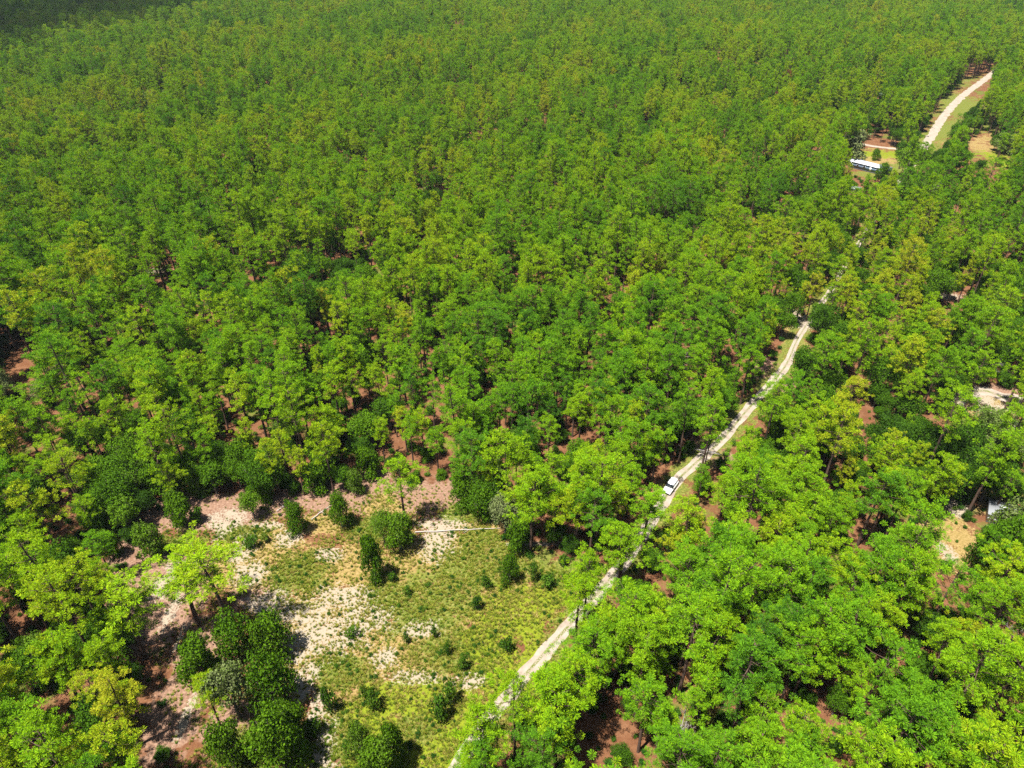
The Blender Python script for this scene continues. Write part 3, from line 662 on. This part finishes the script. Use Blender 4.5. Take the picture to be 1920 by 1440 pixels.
# low scrub and grass
X3, Y3 = candidates(2.5, 30, 330); k3 = (rng.random(len(X3)) < .7) & (road_dist(X3, Y3) > 2.6)
p3x, p3y, _ = proj(X3, Y3, 0)
inclear = inpoly(p3x, p3y, OPEN[0]); k3 &= ~inclear
for P in OPEN[1:]: k3 &= ~inpoly(p3x, p3y, P)
X3, Y3 = X3[k3], Y3[k3]; m = len(X3); s3 = rng.uniform(.35, 1.1, m)
scatter('forest_scrub', 'low palmetto and scrub on the orange forest floor', np.stack([X3, Y3, 0*X3], 1), np.stack([0*X3, 0*X3, rng.uniform(0, 6.28, m)], 1), np.stack([s3, s3, s3*.8], 1), np.clip(.28+rng.normal(0, .2, m), 0, 1), rng.integers(0, 5, m), c_shr)
mx = 60000
xc = rng.uniform(-80, 60, mx*3); yc = rng.uniform(45, 180, mx*3)
p4x, p4y, _ = proj(xc, yc, 0); k4 = inpoly(p4x, p4y, OPEN[0]) | inpoly(p4x, p4y, [(880, 1440), (1090, 1080), (1240, 985), (1000, 1400)])
k4 &= (road_dist(xc, yc) > 1.5); xc, yc = xc[k4], yc[k4]
sd, lu, ol, dr_, pk = [cover(k, xc, yc) for k in ('sand', 'lush', 'olive', 'dry', 'pink')]
dens = np.clip(.25+.75*ol+.35*lu+.6*dr_-.45*sd-.25*pk, .06, 1)*(.85+.3*snoise(xc, yc, 3.))
k5 = rng.random(len(xc)) < dens; xc, yc, sd, lu, ol, dr_, pk = [a[k5] for a in (xc, yc, sd, lu, ol, dr_, pk)]; m = len(xc)
s5 = rng.uniform(.45, 1.25, m)*(1-.25*sd); hu5 = np.clip(.47+.35*dr_-.28*ol-.05*lu-.15*sd+rng.normal(0, .17, m), 0, 1)
scatter('grass_tufts', 'grass tufts and weeds over the clearing', np.stack([xc, yc, 0*xc], 1), np.stack([0*xc, 0*xc, rng.uniform(0, 6.28, m)], 1), np.stack([s5*1.2, s5*1.2, s5], 1), hu5, rng.integers(0, 5, m), c_gr)
k6 = (rng.random(m) < .02+.025*ol); x6, y6 = xc[k6], yc[k6]; m6 = len(x6); s6 = rng.uniform(.15, .45, m6)
scatter('low_weeds', 'small dark green scrub seedlings over the clearing', np.stack([x6, y6, 0*x6], 1), np.stack([0*x6, 0*x6, rng.uniform(0, 6.28, m6)], 1), np.stack([s6, s6, s6], 1), np.clip(.25+rng.normal(0, .18, m6), 0, 1), rng.integers(0, 5, m6), c_shr)

# ------------------------------------------------------------------ dead trees and fallen logs
sn = [tri_mesh('snag', *snag_shape(40+i), [M['deadwood']]) for i in range(2)]
for k, (bx, by, s, lab) in enumerate([(1281, 712, .9, 'bare grey dead tree left of the sandy road behind the yellow crown'), (1190, 190, 1.2, 'purplish grey bare tree in the far forest, upper centre'), (1495, 165, 1.3, 'grey bare dead tree beside the rust coloured one'),
        (1635, 108, 1.3, 'dark purplish bare tree near the top right forest'), (1290, 1400, .9, 'bare grey dead tree among pines at the lower centre right'), (1745, 378, 1.1, 'grey bare tree below the mobile home yard'), (1603, 1215, .8, 'bare branched dead tree among the lower right forest pines'), (1885, 1215, .75, 'bare dead tree near the lower right edge'), (1500, 1395, .8, 'bare dead tree low in the right part of the forest near the bottom'), (330, 690, .7, 'small bare dead tree left of centre above the clearing'), (1850, 712, .7, 'thin bare tree at the lane by the right edge')]):
    g_ = G(bx, by); e = thing('dead_tree', lab, 'dead tree', (g_.x, g_.y, 0), k*1.7, 'bare dead trees'); e.scale = (s, s, s); obj('trunk', sn[k % 2], e)
g_ = G(1465, 185); e = thing('dead_pine', 'rust coloured dying pine in the far forest, left of the bare grey tree', 'pine tree', (g_.x, g_.y, 0)); e.scale = (.9, .9, .9)
obj('trunk', PINE[3][0], e); w_, c_ = PINE[3][2], PINE[3][3]; o_ = obj('crown', tri_mesh('dead_crown', *c_, [M['brownneedles']]), e); o_['hue'] = .4
def log(pa, pb, r0, r1, mat, label, z=.35, stubs=5):
    a = G(*pa); b = G(*pb); L = (b-a).length; rr = random.Random(int(L*10))
    path = [a.lerp(b, t)+Vector((rr.gauss(0, .05), rr.gauss(0, .05), z+rr.gauss(0, .03))) for t in np.linspace(0, 1, 9)]
    e = thing('fallen_log', label, 'log', (a.x, a.y, 0))
    lp = [p-Vector((a.x, a.y, 0)) for p in path]
    obj('stem', tri_mesh('log_stem', *tube(lp, list(np.linspace(r0, r1, 9)), 9), [mat], smooth=True), e)
    st = []
    for k in range(stubs):
        i = rr.randint(4, 7); p = lp[i]; dd = Vector((rr.gauss(0, 1), rr.gauss(0, 1), rr.uniform(0, .6))).normalized()
        st.append(tube([p, p+dd*rr.uniform(.6, 1.8)], [.05, .015], 4))
    if st: obj('branch_stubs', tri_mesh('log_stubs', *join(st), [mat]), e)
log((778, 999), (938, 992), .12, .07, M['palelog'], 'long straight pale fallen trunk lying across the top of the clearing', .3, 2)
log((1272, 841), (1352, 858), .22, .10, M['deadwood'], 'brown fallen trunk lying across the edge of the sandy road', .9, 4)
log((585, 975), (622, 948), .12, .06, M['palelog'], 'short grey fallen branch among the oak bushes at the clearing edge', .3, 5)
log((520, 960), (545, 942), .10, .05, M['palelog'], 'shorter fallen branch left of the egg shaped oak bush', .3, 4)

# ------------------------------------------------------------------ boxes and prisms
def box(x0, x1, y0, y1, z0, z1, bev=0):
    v = [(x, y, z) for z in (z0, z1) for y in (y0, y1) for x in (x0, x1)]
    q = [(0, 2, 3, 1), (4, 5, 7, 6), (0, 1, 5, 4), (1, 3, 7, 5), (3, 2, 6, 7), (2, 0, 4, 6)]
    return v, [t for a, b, c, d in q for t in ((a, b, c), (a, c, d))]
def mk(name, parts, mat, parent, bev=0, label=None):
    o = obj(name, tri_mesh(name, *join(parts), [mat]), parent)
    if bev:
        m_ = o.modifiers.new('bevel', 'BEVEL'); m_.width = bev; m_.segments = 2; m_.limit_method = 'ANGLE'
    if label: o['label'] = label
    return o

# white SUV on the road, nose towards the camera and left
def loft(secs):
    """secs: list of rings of equal length -> tri mesh, capped"""
    n = len(secs[0]); V = [p for s in secs for p in s]; T = []
    for i in range(len(secs)-1):
        for k in range(n):
            a = i*n+k; b = i*n+(k+1) % n; T += [(a, b, b+n), (a, b+n, a+n)]
    for k in range(1, n-1): T += [(0, k+1, k), ((len(secs)-1)*n, (len(secs)-1)*n+k, (len(secs)-1)*n+k+1)]
    return V, T
def car_body(W, prof):
    secs = []
    for x, zb, zt, w in prof:
        h2 = w/2; r = .10
        secs.append([(x, -h2+.06, zb), (x, -h2, zb+.15), (x, -h2, zt-.22), (x, -h2+.05, zt-.08), (x, -h2+.18, zt), (x, h2-.18, zt), (x, h2-.05, zt-.08), (x, h2, zt-.22), (x, h2, zb+.15), (x, h2-.06, zb)])
    return loft(secs)
def make_car(loc, rz_, label, paint, s=1.0):
    e = thing('parked_car', label, 'car', loc, rz_); e.scale = (s, s, s)
    body = car_body(1.9, [(2.42, .45, .78, 1.55), (2.30, .32, .98, 1.78), (1.9, .30, 1.06, 1.88), (1.0, .30, 1.12, 1.92), (0, .30, 1.12, 1.92), (-1.6, .30, 1.14, 1.92), (-2.25, .34, 1.12, 1.84), (-2.40, .45, .95, 1.7)])
    mk('body', [body], paint, e)
    cab = [[(x, -w/2, zb), (x2, -w2/2, zt), (x2, w2/2, zt), (x, w/2, zb)] for x, x2, w, w2, zb, zt in ((1.15, .45, 1.70, 1.38, 1.09, 1.70), (.3, .2, 1.74, 1.44, 1.10, 1.76), (-1.2, -1.2, 1.74, 1.44, 1.11, 1.76), (-2.22, -1.95, 1.66, 1.36, 1.10, 1.68))]
    mk('cabin', [loft(cab)], M['glass'], e, label='dark glazed cabin')
    rf = [[(x, -w/2, zb), (x, -w/2+.04, zb+.07), (x, w/2-.04, zb+.07), (x, w/2, zb)] for x, w, zb in ((.50, 1.36, 1.69), (.2, 1.48, 1.745), (-1.2, 1.48, 1.745), (-1.98, 1.38, 1.67))]
    mk('roof', [loft(rf)], paint, e)
    for sx in (-1, 1):
        for x in (.28, -.72, -1.62):
            mk('pillar', [loft([[(x-.04, sx*.875, 1.09), (x+.04, sx*.875, 1.09), (x+.04, sx*.865, 1.09), (x-.04, sx*.865, 1.09)], [(x-.05, sx*.735, 1.75), (x+.03, sx*.735, 1.75), (x+.03, sx*.725, 1.75), (x-.05, sx*.725, 1.75)]])], paint, e)
        mk('mirror', [box(.75, .95, sx*1.0-.08, sx*1.0+.08, 1.08, 1.24)], M['blackplastic'], e, .02)
        mk('headlight', [box(2.22, 2.36, sx*.68-.16, sx*.68+.16, .78, .92)], M['lamp'], e, .02)
        mk('tail_light', [box(-2.37, -2.28, sx*.80-.08, sx*.80+.08, .80, 1.08)], M['redlamp'], e, .02)
        for x in (1.48, -1.45):
            a = np.linspace(0, 2*math.pi, 19)[:-1]
            ring = lambda r, y: [(x+r*math.cos(t), y, .36+r*math.sin(t)) for t in a]
            w = obj('wheel', tri_mesh('wheel', *loft([ring(.30, sx*.70), ring(.36, sx*.74), ring(.36, sx*.92), ring(.30, sx*.965)]), [M['tyre']]), e)
            obj('rim', tri_mesh('rim', *loft([ring(.22, sx*.90), ring(.22, sx*.972), ring(.12, sx*.98)]), [M['rim']]), w)
    mk('bumper', [box(2.32, 2.47, -.72, .72, .42, .60)], M['blackplastic'], e, .03)
    mk('bonnet', [box(1.12, 2.15, -.70, .70, 1.07, 1.115)], paint, e, .02)
    mk('bumper', [box(-2.48, -2.34, -.74, .74, .44, .62)], M['blackplastic'], e, .03)
    return e
cp = G(1257, 916); rd = (G(1200, 1012)-G(1300, 872)).normalized()
make_car((cp.x, cp.y, .02), math.atan2(rd.y, rd.x), 'white car parked on the sandy road under the trees', M['white_paint'])

# mobile home
def gable(Lx, Wy, z0, rise, over=.3, th=.08):
    x = Lx/2+over; y = Wy/2+over; zz = z0-over*rise/(Wy/2)
    out = []
    for s in (-1, 1):
        v = [(-x, s*y, zz), (x, s*y, zz), (x, 0, z0+rise), (-x, 0, z0+rise)]; v += [(a, b, c+th) for a, b, c in v]
        out.append((v, [t for q in ((0, 1, 2, 3), (4, 7, 6, 5), (0, 4, 5, 1), (1, 5, 6, 2), (3, 2, 6, 7), (0, 3, 7, 4)) for t in ((q[0], q[1], q[2]), (q[0], q[2], q[3]))]))
    return out
def seam(Lx, Wy, z0, rise, n, over=.3):
    out = []
    for k in range(n):
        xx = -Lx/2-over+.1+(Lx+2*over-.2)*k/(n-1)
        for s in (-1, 1):
            y = Wy/2+over; zz = z0-over*rise/(Wy/2)
            v = [(xx-.03, s*y, zz+.08), (xx+.03, s*y, zz+.08), (xx+.03, 0, z0+rise+.08), (xx-.03, 0, z0+rise+.08)]; v += [(a, b, c+.05) for a, b, c in v]
            out.append((v, [t for q in ((0, 1, 2, 3), (4, 7, 6, 5), (0, 4, 5, 1), (1, 5, 6, 2), (3, 2, 6, 7), (0, 3, 7, 4)) for t in ((q[0], q[1], q[2]), (q[0], q[2], q[3]))]))
    return out
def house(loc, rz_, L, W, h, label, wallm, roofm, cat='house', name='mobile_home', nwin=4, rise=.7, seams=18):
    e = thing(name, label, cat, loc, rz_)
    mk('wall', [box(-L/2, L/2, -W/2, W/2, .5, h)], wallm, e)
    mk('skirting', [box(-L/2+.05, L/2-.05, -W/2+.05, W/2-.05, -.1, .498)], M['skirt'], e)
    tri = [(-L/2, -W/2, h), (-L/2, W/2, h), (-L/2, 0, h+rise*.97), (L/2, -W/2, h), (L/2, W/2, h), (L/2, 0, h+rise*.97)]
    mk('gable_wall', [(tri, [(0, 1, 2), (3, 5, 4)])], wallm, e)
    r = mk('roof', gable(L, W, h, rise), roofm, e)
    mk('roof_seams', seam(L, W, h, rise, seams), roofm, r)['kind'] = 'stuff'
    for s in (-1, 1):
        for k in range(nwin):
            x = -L/2+L*(k+.5)/nwin+(0 if s < 0 else .4)
            if s < 0 and k == nwin//2: continue
            w = mk('window', [box(x-.55, x+.55, s*(W/2+.03)-.03, s*(W/2+.03)+.03, 1.35, 2.35)], M['trim'], e)
            mk('pane', [box(x-.45, x+.45, s*(W/2+.05)-.02, s*(W/2+.05)+.025, 1.45, 2.25)], M['glass'], w)
    x = -L/2+L*(nwin//2+.5)/nwin
    dr = mk('door', [box(x-.45, x+.45, -W/2-.06, -W/2, .6, 2.6)], M['trim'], e)
    mk('handle', [box(x+.3, x+.36, -W/2-.12, -W/2-.06, 1.5, 1.7)], M['blackplastic'], dr)
    return e
pa = G(1604, 300, 3.2); pb = G(1662, 314, 3.2); mid_ = (pa+pb)/2; dd = pb-pa
house((mid_.x, mid_.y, 0), math.atan2(dd.y, dd.x), 18.5, 5.2, 3.0, 'long pale blue mobile home with white metal roof in a yard', M['siding'], M['roof_white'], nwin=6)
for (bx, by, L, W, rot, rm, wm, lab) in [(1893, 978, 9, 5, -.5, 'grey_metal', 'trim', 'pale grey roofed shed half hidden by oaks at the right edge'),
        (1892, 812, 3.6, 3, .2, 'pink_roof', 'skirt', 'small faded pinkish roof in scrub near the right edge below the lane'), (1815, 350, 5, 3.4, .5, 'pale_blue', 'trim', 'small pale blue shed hidden among trees below the yellow verge'),
        (1643, 182, 6, 4, -.3, 'roof_white', 'trim', 'white roofed shed glinting among far trees above the yard'), (1916, 279, 7, 4, .1, 'roof_white', 'siding', 'white roofed outbuilding cut by the right edge near the yellow verge'),
        (1600, 362, 4.5, 2.6, -.3, 'grey_metal', 'trim', 'small grey roofed shed in the trees below the mobile home')]:
    g_ = G(bx, by); house((g_.x, g_.y, 0), rot, L, W, 2.4, lab, M[wm], M[rm], 'shed', 'shed', 2, .5, 9)

# ------------------------------------------------------------------ cloud outside the view whose shadow falls on the far left forest
def cloud(shadow_c, alt, blobs, name='cloud'):
    base = Vector((shadow_c[0], shadow_c[1], 0))+sdir*(alt/sdir.z)
    parts = []; a = np.linspace(0, 2*math.pi, 25)[:-1]; b = np.linspace(-math.pi/2, math.pi/2, 15)
    for dx, dy, dz, r in blobs:
        rings = []
        for t in b:
            ring = []
            for u in a:
                d = Vector((math.cos(t)*math.cos(u), math.cos(t)*math.sin(u), math.sin(t)*.55))
                k = 1+.22*mnoise.fractal(d*2.2+Vector((dx, dy, r))*.01, 1, 2, 4)
                ring.append((dx+d.x*r*k, dy+d.y*r*k, dz+d.z*r*k))
            rings.append(ring)
        parts.append(loft(rings))
    o = obj(name, tri_mesh(name, *join(parts), [M['cloud']], smooth=True), None, base)
    return tag(o, None, None, None, 'structure')
cloud((-490, 640), 480, [(0, 0, 0, 130), (80, 60, 10, 100), (-100, 30, 10, 120), (60, -60, -5, 85), (-60, -80, 0, 110), (110, 130, 0, 80), (-150, 120, 10, 120), (20, 140, 20, 110)])

# ------------------------------------------------------------------ humid summer air
hm = bpy.data.materials.new('air'); hm.use_nodes = True; ht = hm.node_tree; ht.nodes.clear()
pv = ht.nodes.new('ShaderNodeVolumePrincipled'); pv.inputs['Density'].default_value = .00004; pv.inputs['Color'].default_value = (.80, .90, 1, 1); pv.inputs['Anisotropy'].default_value = .2
ho_ = ht.nodes.new('ShaderNodeOutputMaterial'); ht.links.new(pv.outputs[0], ho_.inputs['Volume'])
v_, t_ = box(-1800, 1800, -600, 2400, -1, 113)
tag(obj('haze', tri_mesh('haze', v_, t_, [hm])), 'thin humid haze over the forest', None, None, 'stuff')
